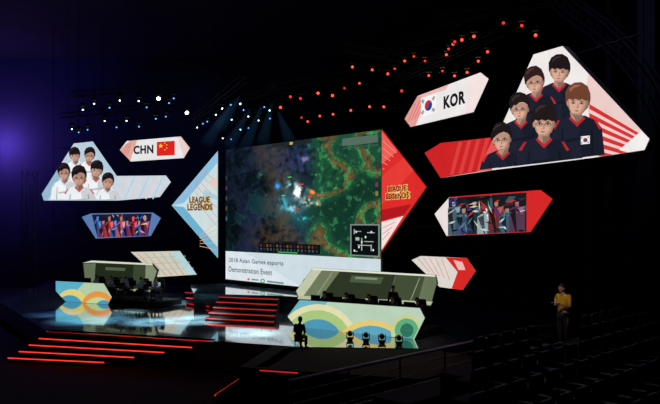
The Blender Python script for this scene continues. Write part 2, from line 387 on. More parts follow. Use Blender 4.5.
def star(cx,cy,r): 
    return [(cx+(r if i%2==0 else r*.4)*math.sin(math.pi*i/5),cy-(r if i%2==0 else r*.4)*math.cos(math.pi*i/5)) for i in range(10)]
# ---- CHN name panel
OUT=[(120,150),(127,141),(181,136.5),(190,148),(184,158),(131,161.5)]
def d(A):
    A.px(clip([(120,150),(133,138),(138,138),(129,165),(124,165)],OUT),(226,170,160)); A.px(clip([(176,130),(192,130),(192,165),(186,165)],OUT),(236,206,202))
    for k in range(4): A.line((123+1.5*k,153+k),(127+1.5*k,144-k*.5),.5,(210,110,100))
    A.px([(157,142),(175,140.8),(175,155.2),(157,156)],(222,36,34)); A.px(star(161,146,2.6),(250,214,70))
    for (x,y) in [(165,143),(167,145),(167,148),(165,150)]: A.px(star(x,y,.9),(250,214,70))
r,t0,z0=panel('name_board','white six-sided screen reading CHN beside a red flag','screen',LW,OUT,(232,232,232),d)
text_px('CHN',LW,r,t0,z0,(134,154.5),(154,153.5),8.6,(34,34,40),-.06,bold=.045)
# ---- KOR name panel
def taeguk(A,cx,cy,w,h,sl):
    S=lambda x,y:(cx+x*w,cy+y*h+x*w*sl)
    A.px([S(-.5,-.5),S(.5,-.5),S(.5,.5),S(-.5,.5)],(246,246,246))
    n=18; A.px([S(.25*math.cos(2*math.pi*i/n),.28*math.sin(2*math.pi*i/n)) for i in range(n)],(204,40,50))
    A.px([S(.25*math.cos(math.pi*i/9),.28*math.sin(math.pi*i/9)) for i in range(10)],(20,66,150))
    A.px([S(-.125+.125*math.cos(2*math.pi*i/10),.14*math.sin(2*math.pi*i/10)) for i in range(10)],(204,40,50)); A.px([S(.125+.125*math.cos(2*math.pi*i/10),.14*math.sin(2*math.pi*i/10)) for i in range(10)],(20,66,150))
    for (x,y,q) in [(-.36,-.3,1),(.36,-.3,-1),(-.36,.3,-1),(.36,.3,1)]:
        for k in (-1,0,1):
            px_,py_=x+k*.054,y+k*.05*q; A.px([S(px_-.07,py_+.06*q),S(px_-.04,py_+.09*q),S(px_+.06,py_-.05*q),S(px_+.03,py_-.08*q)],(36,36,40))
OUT=[(405,119),(418,96),(481,72.5),(489,79),(474,112),(411,127)]
def d(A):
    A.px(clip([(400,125),(418,92),(432,86),(415,128)],OUT),(232,160,154)); A.px(clip([(418,96),(452,80),(446,90),(424,97)],OUT),(236,190,186)); A.px(clip([(470,72),(490,72),(490,90),(474,114),(466,114)],OUT),(244,226,224))
    for k in range(5): A.line((409+3*k,121-k),(416+4*k,103-2*k),.6,(220,90,84))
    taeguk(A,429,105.5,15,19,-.27)
r,t0,z0=panel('name_board','white six-sided screen reading KOR beside a flag with a red and blue disc','screen',RW,OUT,(238,234,234),d)
text_px('KOR',RW,r,t0,z0,(444.5,109.5),(466.5,103.4),13,(26,26,30),-.05,bold=.05)

# ---- CHN team panel
OUT=[(42,194),(74,143.5),(93,141.5),(117,176),(166,175.5),(171,182),(160,197),(118,200.5),(44,200.5)]
CL=[(42,194),(74,143.5),(93,141.5),(126,187),(126,200),(44,200.5)]
def d(A):
    A.px([(117,176),(166,175.5),(171,182),(160,197),(118,200.5),(110,190)],(206,216,226))
    for k in range(6): A.line((118+7*k,199),(128+7*k,177),1.4,(186,204,222) if k%2 else (232,206,206))
    A.px([(42,194),(60,166),(64,170),(48,200.4),(44,200.4)],(150,184,208)); A.px([(93,141.5),(117,176),(112,178),(90,146)],(180,204,222))
    for i,(x,y,w) in enumerate([(76,155,9.5),(90,155,9.5),(66,172.5,11),(98,169.5,11),(110,181.5,10.5),(82,177,13)]):
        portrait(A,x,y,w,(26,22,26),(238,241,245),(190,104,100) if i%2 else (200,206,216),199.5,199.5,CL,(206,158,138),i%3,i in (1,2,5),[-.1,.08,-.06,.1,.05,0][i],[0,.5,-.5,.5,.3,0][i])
panel('team_display','white screen with six black-haired people in white shirts, under the left lights','screen',LW,OUT,(190,208,220),d,picture='team_picture')
# ---- KOR team panel
OUT=[(425,153),(441,143),(497,137),(534,54.5),(563,46),(650,139),(645,150),(592,158),(494,170),(441,178)]
CL=[(478,172),(534,54.5),(563,46),(650,139),(645,150),(592,158),(494,170)]
def d(A):
    A.px([(425,153),(441,143),(497,137),(484,171),(441,178)],(206,36,38)); 
    for k in range(5): A.px([(450+9*k,175-1.2*k),(454+9*k,174.5-1.2*k),(463+9*k,141.5-1.2*k),(459+9*k,142-1.2*k)],(220,64,62))
    A.px(clip([(592,40),(660,150),(600,158),(586,100)],CL),(238,206,202))
    for k in range(6): A.px(clip([(590,104+9*k),(648,138+5*k),(648,141+5*k),(590,109+9*k)],CL),(216,52,52))
    A.px(clip([(620,150),(655,120),(655,160)],CL),(242,238,236)); A.px(clip([(478,172),(500,125),(508,125),(492,172)],CL),(226,90,88))
    b=lambda x:169-.1224*(x-494)
    ti=[.05,-.1,-.06,.06,-.08,.02]
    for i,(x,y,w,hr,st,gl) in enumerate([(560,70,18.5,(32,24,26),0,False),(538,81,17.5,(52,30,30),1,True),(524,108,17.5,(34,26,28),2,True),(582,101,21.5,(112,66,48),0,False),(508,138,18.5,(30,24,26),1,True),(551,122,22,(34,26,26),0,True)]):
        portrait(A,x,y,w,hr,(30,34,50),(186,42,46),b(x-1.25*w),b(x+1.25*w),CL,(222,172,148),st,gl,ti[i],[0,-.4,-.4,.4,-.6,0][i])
    taeguk(A,594,140.5,9,8,-.1)
panel('team_display','large white and red screen with six people in dark jerseys, highest on the right','screen',RW,OUT,(240,234,232),d,picture='team_picture',thick=.25)
# ---- art panels
def figs(A,I,xs,y0,y1,pal):
    for i,x in enumerate(xs):
        c=pal[i%len(pal)]; y=y0+(y1-y0)*(.34 if i%2 else .16); w=(xs[1]-xs[0])*.85
        lt=tuple(min(255,int(v*1.4+30)) for v in c); dk=tuple(int(v*.4) for v in c)
        for pts,cc in [([(x-w,y1+3),(x-w*.95,y+8),(x-w*.3,y+4),(x+w*.4,y+4),(x+w,y+8),(x+w,y1+3)],c),([(x-w*.9,y+9),(x-w*.2,y+6),(x,y1+3)],dk),([(x+w*.1,y+6),(x+w*.9,y+4),(x+w*.5,y+12)],lt),
                       ([(x-w*.45,y-1),(x-w*.1,y-4),(x+w*.4,y-2),(x+w*.5,y+4),(x-w*.4,y+5)],dk),([(x-w*.22,y),(x+w*.22,y-.5),(x+w*.2,y+3.4),(x,y+4.6),(x-w*.2,y+3.6)],(180,130,112) if i%3 else lt)]:
            q=clip(pts,I)
            if q: A.px(q,cc)
def shards(A,I,n,x0,x1,y0,y1,s,pal):
    for k in range(n):
        x=random.uniform(x0,x1); y=random.uniform(y0,y1); a=random.uniform(0,3.14); L=s*random.uniform(.6,1.8); ww=s*random.uniform(.15,.4)
        q=clip([(x-L*math.cos(a),y-L*math.sin(a)),(x+ww*math.sin(a),y-ww*math.cos(a)),(x+L*math.cos(a),y+L*math.sin(a)),(x-ww*math.sin(a),y+ww*math.cos(a))],I)
        if q: A.px(q,random.choice(pal))
OUT=[(82,217),(91,213.5),(153,212.5),(161,218),(151,236),(96,238.5)]
def d(A):
    I=[(92,214.5),(152,213.5),(148,235.7),(98,237.6)]
    A.px(I,(24,28,56)); shards(A,I,20,94,150,214,237,5,[(40,60,120),(90,30,60),(20,24,50),(60,40,90)])
    figs(A,I,[98,104,110,116,122,128,134,140,146],213,237,[(44,76,136),(110,44,80),(166,50,52),(54,90,166),(180,84,96),(70,54,120),(150,40,50)])
    shards(A,I,40,96,148,214,236,2.2,[(210,130,140),(80,140,230),(230,190,140),(120,30,50),(20,20,40),(160,170,210)])
panel('artwork_display','small six-sided screen of blue and red figures under the white team picture','screen',LW,OUT,(90,124,176),d)
OUT=[(435,214),(450,197),(541,190),(553,199),(531,232),(447,236)]
def d(A):
    I=[(449,198),(527,192.5),(527,231.8),(449,235.5)]
    A.px([(435,214),(450,197),(450,235.5),(447,236)],(236,226,224)); A.px([(526,191.5),(541,190),(553,199),(531,232),(526,232)],(214,40,40)); A.px(I,(22,30,34))
    shards(A,I,26,450,526,196,234,9,[(50,70,80),(30,34,44),(70,40,44),(60,84,96),(14,18,22)])
    figs(A,I,[455,465,476,487,498,509,519],196,234,[(76,96,106),(56,80,104),(34,48,58),(150,168,168),(104,48,48),(56,92,110),(84,56,80)])
    shards(A,I,60,452,525,197,233,3.6,[(190,202,206),(80,50,140),(180,56,48),(16,18,24),(80,120,130),(220,210,190),(24,34,40)])
panel('artwork_display','red-edged six-sided screen of dark armoured figures under the right team picture','screen',RW,OUT,(214,40,40),d)
# ---- lower small panels
OUT=[(131,252),(180,251),(197,274.5),(158,277)]
def d(A):
    for k in range(6): A.line((137+8*k,253),(160+6*k,275),.8,(226,150,110))
    for k in range(3): A.line((140+7*k,258+6*k),(186+4*k,256+6*k),.6,(150,190,200))
    A.px([(180,251.3),(197,274.3),(190,275),(172,251.4)],(180,214,220))
panel('lower_display','small cream screen with orange lines low beneath the pale blue triangle','screen',LW,OUT,(204,206,190),d)
OUT=[(412,260),(421,256),(467,258),(476,271),(463,290),(440,287)]
def d(A):
    A.px([(446,257.3),(467,258),(476,271),(463,290),(452,288.5),(458,272)],(216,40,38))
    for k in range(5): A.line((418+6*k,258),(430+5*k,272+2*k),.8,(220,160,150))
    A.px([(454,260),(463,262),(466,270),(459,270)],(240,190,184))
panel('lower_display','small white and red screen low beneath the bright red triangle','screen',RW,OUT,(222,216,208),d)
# hung support grids behind the two groups of screens
for pl,t0,t1,lab in ((LW,LW.hit(50,200)[0],LW.hit(212,200)[0],'black pipe grid hanging behind the left group of screens'),(RW,RW.hit(388,200)[0],RW.hit(635,200)[0],'black pipe grid hanging behind the right group of screens')):
    r=empty('support_grid',pl.world((t0+t1)/2,3.6),pl.ang,lab,'rigging'); L=t1-t0
    for i in range(7):
        x=-L/2+L*i/6; zl={0:5.2,6:5.2}.get(i,.8) if pl is RW else .8
        MB().tube([(x,.34,zl+1.0),(x,.34,18.3)],.022,6).build('upright',PIPE,r)
    for z in (2.5,5.5,8.6): MB().tube([(-L/2,.29,z),(L/2,.29,z)],.025,6).build('crossbar',PIPE,r)

# ---------------------------------------------------------------- people
def skinmesh(vs,es,rs,sub=1):
    me=bpy.data.meshes.new('s'); me.from_pydata(vs,es,[]); o=bpy.data.objects.new('s',me); COL.objects.link(o)
    m=o.modifiers.new('s','SKIN'); m.use_smooth_shade=True
    for i,v in enumerate(me.skin_vertices[0].data): v.radius=(rs[i],rs[i]*.82 if i<4 else rs[i]); v.use_root=(i==0)
    u=o.modifiers.new('u','SUBSURF'); u.levels=sub; u.render_levels=sub
    bpy.context.view_layer.update()
    r=bpy.data.meshes.new_from_object(o.evaluated_get(bpy.context.evaluated_depsgraph_get()))
    COL.objects.unlink(o); bpy.data.objects.remove(o)
    return [tuple(v.co) for v in r.vertices],[tuple(p.vertices) for p in r.polygons]
SK=mat('skin',(198,150,124),.6); EYE=mat('eye_white',(210,210,205),.4); LIP=mat('lips',(150,80,76),.6)
HAIR=mat('black_hair',(18,15,15),.7)
STAND=dict(pel=(0,0,.93),sp=(0,-.01,1.12),ch=(0,0,1.30),nk=(0,.0,1.46),hd=(0,-.02,1.62),shl=(.18,0,1.39),el=(.25,.03,1.10),wr=(.25,-.06,.85),hip=(.09,0,.87),kn=(.10,-.02,.48),an=(.11,.02,.08),toe=(.12,-.14,.04))
PHONE=dict(STAND,hd=(0,-.07,1.60),nk=(0,-.02,1.46),el=(.24,-.05,1.12),wr=(.09,-.28,1.20))
SEAT=dict(pel=(0,.06,.53),sp=(0,.05,.70),ch=(0,.01,.90),nk=(0,-.03,1.06),hd=(0,-.08,1.21),shl=(.18,0,.99),el=(.25,-.16,.78),wr=(.17,-.40,.80),hip=(.09,.04,.52),kn=(.12,-.38,.50),an=(.12,-.36,.08),toe=(.12,-.52,.04))
REST=dict(SEAT,el=(.23,.0,.74),wr=(.12,-.20,.64))
def make_person(label,pose,shirt,trousers,loc,rz,headset=False,name='person',group=None,sleeve=True):
    root=empty(name,loc,rz,label,'person',group); P={k:Vector(v) for k,v in pose.items()}
    def mir(v): return Vector((-v.x,v.y,v.z))
    vs=[P['pel'],P['sp'],P['ch'],P['nk'],P['hd']-Vector((0,0,.06))]; rs=[.13,.125,.14,.06,.055]
    es=[(0,1),(1,2),(2,3),(3,4)]
    for f in (lambda v:v,mir):
        k=len(vs); vs+=[f(P['shl']),f(P['el']),f(P['wr'])]; rs+=[.06,.042,.028]; es+=[(2,k),(k,k+1),(k+1,k+2)]
        k=len(vs); vs+=[f(P['hip']),f(P['kn']),f(P['an']),f(P['toe'])]; rs+=[.09,.06,.042,.035]; es+=[(0,k),(k,k+1),(k+1,k+2),(k+2,k+3)]
    b=MB(); v,f_=skinmesh(vs,es,rs); b.add(v,f_)
    h=P['hd']; b.ell(h,(.076,.094,.118),16,12); b.ell(h+Vector((0,-.02,-.055)),(.055,.07,.065),12,8)
    b.tube([h+Vector((0,-.088,.02)),h+Vector((0,-.115,-.025)),h+Vector((0,-.09,-.035))],[.008,.016,.01],6)
    for s in (-1,1):
        b.ell(h+Vector((s*.077,.005,-.01)),(.012,.022,.034),8,6); b.ell(h+Vector((s*.03,-.083,.01)),(.014,.01,.008),8,6,1)
        b.ell(h+Vector((s*.03,-.091,.01)),(.006,.004,.006),6,4,3)
    b.ell(h+Vector((0,-.086,-.06)),(.024,.01,.008),8,6,2)
    for f in (lambda v:v,mir):
        w=f(P['wr']); d_=(w-f(P['el'])).normalized(); up=Vector((0,-1,0)) if abs(d_.z)>.7 else Vector((0,0,1)); s=d_.cross(up).normalized(); cur=s.cross(d_).normalized()
        if f is mir: s=-s
        cdir=-cur if abs(d_.z)<.7 else cur*.6
        b.tube([w-d_*.01,w+d_*.035,w+d_*.085],[.026,.036,.03],8)
        for i,L in enumerate((.066,.076,.072,.056)):
            q=w+d_*.08+s*(i-1.5)*.018; q1=q+d_*L*.5+cdir*.008; q2=q1+(d_+cdir*.7).normalized()*L*.5
            b.tube([q,q1,q2],[.0095,.009,.007],6)
        q=w+d_*.03-s*.026; q1=q+(d_-s*.9).normalized()*.035; b.tube([q,q1,q1+(d_-s*.2).normalized()*.03],[.012,.011,.008],6)
    b.build('body',[SK,EYE,LIP,HAIR],root,True)
    vs=[P['pel']+Vector((0,0,.04)),P['sp'],P['ch'],P['nk']-Vector((0,0,.05))]; rs=[.155,.145,.16,.075]; es=[(0,1),(1,2),(2,3)]
    for f in (lambda v:v,mir):
        k=len(vs); e=f(P['el']); w=f(P['wr']); vs+=[f(P['shl']),e,e+(w-e)*(.85 if sleeve else .1)]; rs+=[.078,.058,.042 if sleeve else .052]; es+=[(2,k),(k,k+1),(k+1,k+2)]
    b=MB(); b.add(*skinmesh(vs,es,rs)); b.build('shirt',shirt,root,True)
    vs=[P['pel']]; rs=[.145]; es=[]
    for f in (lambda v:v,mir):
        k=len(vs); vs+=[f(P['hip']),f(P['kn']),f(P['an'])+Vector((0,0,.03))]; rs+=[.105,.075,.06]; es+=[(0,k),(k,k+1),(k+1,k+2)]
    b=MB(); b.add(*skinmesh(vs,es,rs)); b.build('trousers',trousers,root,True)
    for f in (lambda v:v,mir):
        an,to=f(P['an']),f(P['toe']); b=MB(); b.tube([an+Vector((0,.05,-.035)),an+Vector((0,-.02,-.02)),to+Vector((0,0,.0)),to+Vector((0,-.05,-.005))],[.04,.05,.042,.03],10); b.build('shoe',BLK,root,True)
    b=MB(); R3=Matrix.Rotation(math.radians(-22),3,'X'); b.ell(h+Vector((0,.012,.018)),(.088,.105,.118),16,8,0,-.05,R3)
    b.ell(h+Vector((0,.045,-.01)),(.078,.07,.09),12,8); b.build('hair',HAIR,root,True)
    if headset:
        b=MB(); b.tube([h+Vector((.1*math.cos(t),.0,.13*math.sin(t)-.0)) for t in [math.pi*i/10 for i in range(11)]],.012,6)
        for s in (-1,1): b.ell(h+Vector((s*.095,0,-.01)),(.025,.04,.045),10,6)
        b.build('headset',mat('headset_plastic',(40,40,46),.4),root,True)
    return root
DK=mat('dark_shirt',(20,22,30),.8); DT=mat('dark_trousers',(18,18,24),.85); GT=mat('charcoal_trousers',(34,34,42),.85); WT=mat('white_shirt',(190,194,200),.8); NV=mat('navy_jersey',(30,36,60),.8); YL=mat('yellow_shirt',(240,180,40),.8)

# ---------------------------------------------------------------- team booths
ordw=['first','second','third','fourth','fifth','sixth','seventh','eighth','ninth']
def gaming_chair(loc,rz,label,group):
    r=empty('desk_chair',loc,rz,label,'chair',group)
    MB().box((0,.05,.41),(.5,.5,.08)).build('seat',BLK,r,bevel=.03)
    MB().vprism([(-.24,.48),(.24,.48),(.27,.9),(.2,1.22),(-.2,1.22),(-.27,.9)],.27,.36).build('backrest',BLK,r,bevel=.03)
    MB().tube([(0,.05,.1),(0,.05,.37)],.03).build('gas_lift',STEEL,r)
    b=MB()
    for k in range(5):
        a=2*math.pi*k/5; b.tube([(0,.05,.11),(.28*math.cos(a),.05+.28*math.sin(a),.05)],[.03,.02],6)
    b.build('base',STEEL,r)
    for s in (-1,1): MB().tube([(s*.27,.1,.43),(s*.32,.05,.64),(s*.32,-.1,.65)],.018,6).build('armrest',BLK,r)
    return r
def monitor(loc,rz,label,group):
    r=empty('monitor',loc,rz,label,'monitor',group)
    MB().box((0,0,.29),(.56,.04,.33)).build('housing',BLK,r,bevel=.01)
    MB().box((0,.022,.29),(.52,.004,.29)).build('screen',mat('monitor_glow',(120,150,180),.4,0,1.2),r)
    MB().tube([(0,-.03,.01),(0,-.03,.22)],.02,6).build('stand',BLK,r); MB().box((0,-.01,.008),(.24,.18,.016)).build('foot',BLK,r)
    return r
def booth(pl,t0,t1,label,players_t,shirt):
    rz=pl.ang; L=t1-t0; c=pl.world((t0+t1)/2,DECK,-(.55)); RZ=DECK+.35
    r=empty('riser',pl.world((t0+t1)/2,DECK,-1.27),rz,'low black riser under the '+label,'platform'); 
    MB().box((0,0,.17),(L,2.1,.33)).build('top_deck',MATT,r); MB().box((0,-1.06,.3),(L,.02,.04)).build('edge_strip',BLK,r)
    dt=RZ+.74
    r=empty('player_desk',Vector((c.x,c.y,RZ)),rz,'long black desk with monitors of the '+label,'desk')
    MB().box((0,0,.72),(L-.4,.7,.04)).build('tabletop',BLK,r)
    for x in (-L/2+.3,-.1,L/2-.3):
        for y in (-.3,.3): MB().tube([(x,y,0),(x,y,.7)],.025,6).build('leg',STEEL,r)
    for i,t in enumerate(players_t):
        p=pl.world(t,dt,-.42); monitor(p,rz,'monitor on the '+label+', place %s from its left end'%ordw[i],'monitors on the '+label)
        p=pl.world(t,RZ,-1.3); gaming_chair(p,rz,'black high-backed chair at the '+label+', %s from its left end'%ordw[i],'chairs at the '+label)
        p=pl.world(t,RZ,-1.24)
        if i==0: p0=make_person('seated player in %s with headset at the '%shirt[1]+label+', first from its left end',SEAT,shirt[0],DT,p,rz,True,group='players at the '+label)
        else: dup(p0,p,rz,'seated player in %s with headset at the '%shirt[1]+label+', %s from its left end'%ordw[i])
q0=atz(292,326,DECK); q1=atz(423,340,DECK); RF=Plane((q0.x,q0.y),(q1.x-q0.x,q1.y-q0.y))
OUT=[(300,300),(420,308),(425,318),(414,340),(300,331),(288,316)]
def d(A):
    def C(pts,c):
        q=clip(pts,OUT)
        if q: A.px(q,c)
    def band(cx,cy,r0,r1,a0,a1,c,sy=.6,n=16):
        for i in range(n):
            t=math.radians(a0+(a1-a0)*i/n); u=math.radians(a0+(a1-a0)*(i+1)/n)
            C([(cx+r1*math.cos(t),cy-r1*sy*math.sin(t)),(cx+r1*math.cos(u),cy-r1*sy*math.sin(u)),(cx+r0*math.cos(u),cy-r0*sy*math.sin(u)),(cx+r0*math.cos(t),cy-r0*sy*math.sin(t))],c)
    C([(280,300),(330,298),(300,345),(280,345)],(110,180,196))
    band(318,345,0,26,0,180,(76,150,180),1.0); band(318,345,26,35,0,180,(170,200,128),1.0); band(318,345,35,41,0,180,(226,222,176),1.0)
    band(345,352,10,22,0,180,(226,156,90),1.0); band(372,356,0,34,0,180,(92,164,190),.9); band(372,356,34,40,0,180,(230,202,116),.9)
    band(408,330,0,7,0,360,(44,116,96),1); band(408,330,7,12,0,360,(96,172,124),1); band(408,330,12,16,0,360,(196,208,150),1)
    C([(288,330),(300,329),(414,338),(414,342),(288,334)],(60,116,166))
r,_,_=panel('fascia_display','coloured screen with blue, green and orange arcs fronting the right desk','screen',RF,OUT,(186,210,186),d,thick=.15)
b_=MB(); b_.box((0,.18,.25),(5.6,.06,.5)); b_.build('support_plinth',BLK,r)
ta=RF.hit(298,320)[0]; tb=RF.hit(420,320)[0]
booth(RF,ta,tb,'right booth',[ta+.75+ (tb-ta-1.5)*k/4 for k in range(5)],(NV,'navy'))
rb0=at(297,250,37.6); rb1=at(436,250,32.25); RB=Plane((rb0.x,rb0.y),(rb1.x-rb0.x,rb1.y-rb0.y))
OUT=[(313,268),(435,275),(437,283),(431,306),(298,299),(296,291)]
def d(A):
    A.px([(313,268),(435,275),(436,276.8),(312.4,269.8)],(228,232,212)); A.px([(312,269.8),(322,270.4),(303,297),(299,297),(296.5,291)],(196,202,172))
    A.px([(322,270.4),(340,271.6),(322,296),(303,297)],(112,122,92)); A.px([(340,271.6),(396,275),(388,300),(322,296)],(46,54,38)); A.px([(396,275),(425,276.6),(418,302),(388,300)],(66,78,54)); A.px([(425,276.6),(436,277.2),(437,283),(431,304),(418,302)],(104,116,86))
    A.px([(352,275.4),(384,277.2),(381,284),(350,282)],(74,92,66)); A.px([(356,276.8),(378,278),(377,280),(355.5,278.8)],(130,146,120))
    A.px([(299,295.6),(433,301.6),(431,305),(298,299)],(186,190,158))
    A.line((420,278),(411,300),.8,(150,160,130)); A.line((333,272),(318,294),.6,(170,176,150)); A.line((396,276),(389,298),.5,(110,122,96))
r,_,_=panel('booth_backdrop','long dark green screen with cream edges behind the right desk players','screen',RB,OUT,(70,82,58),d,thick=.12)
b_=MB(); zz=r.location.z; b_.box((0,.15,(DECK-zz)/2+.2),(6.0,.05,zz-DECK+.4)); b_.build('support_plinth',BLK,r)
q0=atz(57,301,DECK); q1=atz(112,305,DECK); LF=Plane((q0.x,q0.y),(q1.x-q0.x,q1.y-q0.y))
OUT=[(56,281),(104,283.5),(112,297),(108,304.5),(66,301.5),(56,291)]
def d(A):
    def C(pts,c):
        q=clip(pts,OUT)
        if q: A.px(q,c)
    def disc(cx,cy,r,c): C([(cx+r*math.cos(i*.35),cy+r*math.sin(i*.35)) for i in range(18)],c)
    C([(50,278),(85,282),(62,306),(50,300)],(90,176,200)); disc(72,305,16,(226,208,120)); disc(70,309,14,(70,156,190)); disc(98,308,17,(230,150,70)); disc(98,312,15,(190,210,150)); disc(104,309,9,(70,156,190))
r,_,_=panel('fascia_display','coloured screen with blue, yellow and orange arcs fronting the left desk','screen',LF,OUT,(180,206,170),d,thick=.15)
MB().box((0,.18,.25),(3.6,.06,.5)).build('support_plinth',BLK,r)
ta=LF.hit(60,290)[0]; tb=ta+8.0
booth(LF,ta,tb,'left booth',[ta+2.0+1.25*k for k in range(5)],(WT,'white'))
p=LF.world(0,0,-2.45); LB=Plane((p.x,p.y),LF.d)
OUT=[(83,263),(92,260.5),(152,263.5),(158,270),(150,292),(86,289)]
def d(A):
    A.px([(83,263),(92,260.5),(152,263.5),(153.3,265.2),(92,262.4)],(216,222,202)); A.px([(84,264),(96,263.2),(94,289.4),(86,289)],(100,112,86)); A.px([(146,265),(153,265.6),(157,271),(150,292),(145,291)],(130,140,112))
    A.px([(96,263.2),(134,264.8),(132,290.4),(94,289.4)],(34,42,28)); A.px([(106,267),(126,268),(125,271),(105.6,270)],(80,96,70)); A.px([(87,286.6),(150,289.4),(150,292),(86,289)],(150,156,130))
r,_,_=panel('booth_backdrop','short dark green screen with cream edges behind the left desk players','screen',LB,OUT,(58,70,46),d,thick=.12)
b_=MB(); zz=r.location.z; b_.box((0,.15,(DECK-zz)/2+.2),(4.6,.05,zz-DECK+.4)); b_.build('support_plinth',BLK,r)

# standing people
p=atz(121,306,DECK); make_person('person in dark clothes standing in front of the left booth, nearer its fascia',STAND,DK,DT,p,.4)
p=atz(146,308,DECK); make_person('person in dark clothes standing before the left booth, right of the other',PHONE,DK,DT,p,-.9)
p=RF.world(RF.hit(372,300)[0],DECK+.34,-1.95); make_person('person in black standing behind the seated players of the right booth',STAND,DK,DT,p,RF.ang+.1)
st=Vector((-1.22,28.0,DECK-.02)); make_person('crew member in black sitting low at the stage front, seen dark against the fascia',REST,mat('black_shirt',(8,8,10),.9),mat('black_trousers',(8,8,10),.9),st,2.75)
r=empty('stool',st+Vector((.02,-.05,0)),2.7,'low black stool under the crew member at the stage front','stool'); MB().box((0,0,.38),(.38,.34,.06)).build('seat',PIPE,r,bevel=.02)
for sx in (-1,1):
    for sy in (-1,1): MB().tube([(sx*.17,sy*.15,0),(sx*.14,sy*.12,.36)],.014,6).build('leg',PIPE,r)

# ---------------------------------------------------------------- steps
def steps(label,edges,back,base,strips):
    c=sum((Vector(e[0])+Vector(e[1]) for e in edges),Vector())/(2*len(edges)); r=empty('stage_steps',(c.x,c.y,base),0,label,'steps')
    o=Vector((c.x,c.y,base)); bv=Vector((back[0],back[1],0)).normalized()
    for i,(a,b) in enumerate(edges):
        a=Vector(a);b=Vector(b); dpt=.45
        pts=[a,b,b+bv*dpt,a+bv*dpt]
        s=MB().prism([(q.x-o.x,q.y-o.y) for q in pts],.0,a.z-base).build('step',MATT,r)
        if strips[i]:
            a2=a-o-bv*.012; b2=b-o-bv*.012; MB().tube([a2-Vector((0,0,.03)),b2-Vector((0,0,.03))],.024,6).build('light_strip',strips[i],s)
    return r
def edges_px(E,zf):
    ed=[]
    for i,(l,q) in enumerate(E):
        z=zf(i); a=atz(l[0],l[1],z-.03); b=atz(q[0],q[1],z-.03); a.z=b.z=z; ed.append((a,b))
    return ed
E=[((8,358),(104,362.5)),((19,351.5),(134,357.5)),((29,345),(164,352.5)),((39,338.5),(192,347.5)),((47,331.5),(214,341.5))]
steps('broad stage steps with red light strips at the lower left',edges_px(E,lambda i:.2+.24*i if i<4 else DECK),(.05,1),0,[REDS]*5)
E=[((205,318.5),(274,322)),((209,313),(275,316)),((213,307.5),(276,310.5)),((216,302),(277,305)),((219,297),(278,299.5))]
steps('red-edged steps in the middle of the stage leading up to the central screen',edges_px(E,lambda i:DECK+.17*(i+1)),(.1,1),DECK,[REDD]*5)
E=[((186,303.5),(209,306.5)),((186,298),(211,301)),((185,292.5),(213,295.5))]
steps('low side steps with short red strips left of the central steps',edges_px(E,lambda i:DECK+.15*(i+1)),(.1,1),DECK,[REDD]*3)
ed=[]
for i in range(5):
    z=.2+.24*i if i<4 else DECK-.02; a=Vector((-4.05+.36*i,24.75,z)); b=Vector((-3.25+.36*i,28.6-.06*i,z)); ed.append((a,b))
steps('side steps with one slanting red light strip at the stage front',ed,(1,-.1),0,[REDS,None,None,None,None])
r=MB().tube([(0,0,0),(1.35,-.414,0)],.02,6).build('light_strip',REDD); r.location=(-2.45,24.43,1.12)
tag(r,'short dim red light strip on the front edge of the dark side platform','light strip')

# ---------------------------------------------------------------- lighting rig
CY=mat('lens_cool',(170,222,255),.3,0,5,.05); CY2=mat('lens_blue',(80,150,255),.3,0,2.2,.05); RD=mat('lens_red',(255,70,50),.3,0,2.6,.05); RD2=mat('lens_dim_red',(255,60,44),.3,0,1.0,.05); WH=mat('lens_white',(255,250,250),.3,0,14,.02)
def fixture(lens,size,label,flip=False,lr=.085):
    r=empty('moving_head_light',(0,0,-50),0,label,'stage light'); s=size
    sg=-1 if not flip else 1
    MB().box((0,0,sg*.08*s),(.34*s,.3*s,.16*s)).build('base',BLK,r,bevel=.02)
    MB().box((.2*s,0,sg*.32*s),(.05*s,.14*s,.42*s)).box((-.2*s,0,sg*.32*s),(.05*s,.14*s,.42*s)).box((0,0,sg*.18*s),(.44*s,.16*s,.05*s)).build('yoke',BLK,r)
    if not flip: MB().tube([(0,0,0),(0,0,.85)],.02,6).build('drop_pipe',PIPE,r)
    c=Vector((0,0,sg*.42*s)); dr=Vector((0,-1,-.28 if not flip else .1)).normalized()
    hd=MB().tube([c-dr*.2*s,c-dr*.14*s,c,c+dr*.2*s],[.08*s,.14*s,.16*s,.15*s],14).build('head',BLK,r)
    MB().tube([c+dr*.2*s,c+dr*.205*s],lr*s,14).build('lens',lens,hd)
    return r
PR={}
groups=[
 ([(70,124),(80,123),(90,122),(100,120.5),(112,119),(128,117.5),(143,117),(155,116),(168,114.5),(181,112)],'left low truss','C'),
 ([(84,104),(97,103),(110,101),(122,100.5),(135,99),(147,98),(160,97),(171,97.5),(182,98)],'left rear truss','C'),
 ([(197,125),(202,121.5),(208,117.5),(215,112),(222,107),(230,101),(240,93)],'left slanting truss','C'),
 ([(222,138),(231,134),(240,129.5),(250,125),(260,119.5),(270,113),(278,108)],'truss above the central screen','B'),
 ([(232,112),(241,109),(250,106.5),(262,103),(272,100)],'small truss over the stage centre','B'),
 ([(278,96),(291,96),(303,94),(318,92),(332,89),(345,87),(358,86)],'middle rear truss','R'),
 ([(304,118),(310,116),(316,113),(330,110),(350,106),(370,102),(385,99)],'middle front truss','R'),
 ([(355,63),(370,68),(388,72),(398,67)],'short centre truss','R'),
 ([(404,57),(414,54),(425,50),(440,44),(452,47)],'right middle truss','R'),
 ([(404,90),(425,78),(440,72),(452,66),(465,61),(480,56),(495,52)],'right low truss','R'),
 ([(440,28),(452,31),(465,34),(482,37),(505,29),(520,22),(533,16)],'right top truss','R')]
TOPZ=21.9; OFFS=[0,.5,0,0,.5,0,.5,0,.5,0,0]
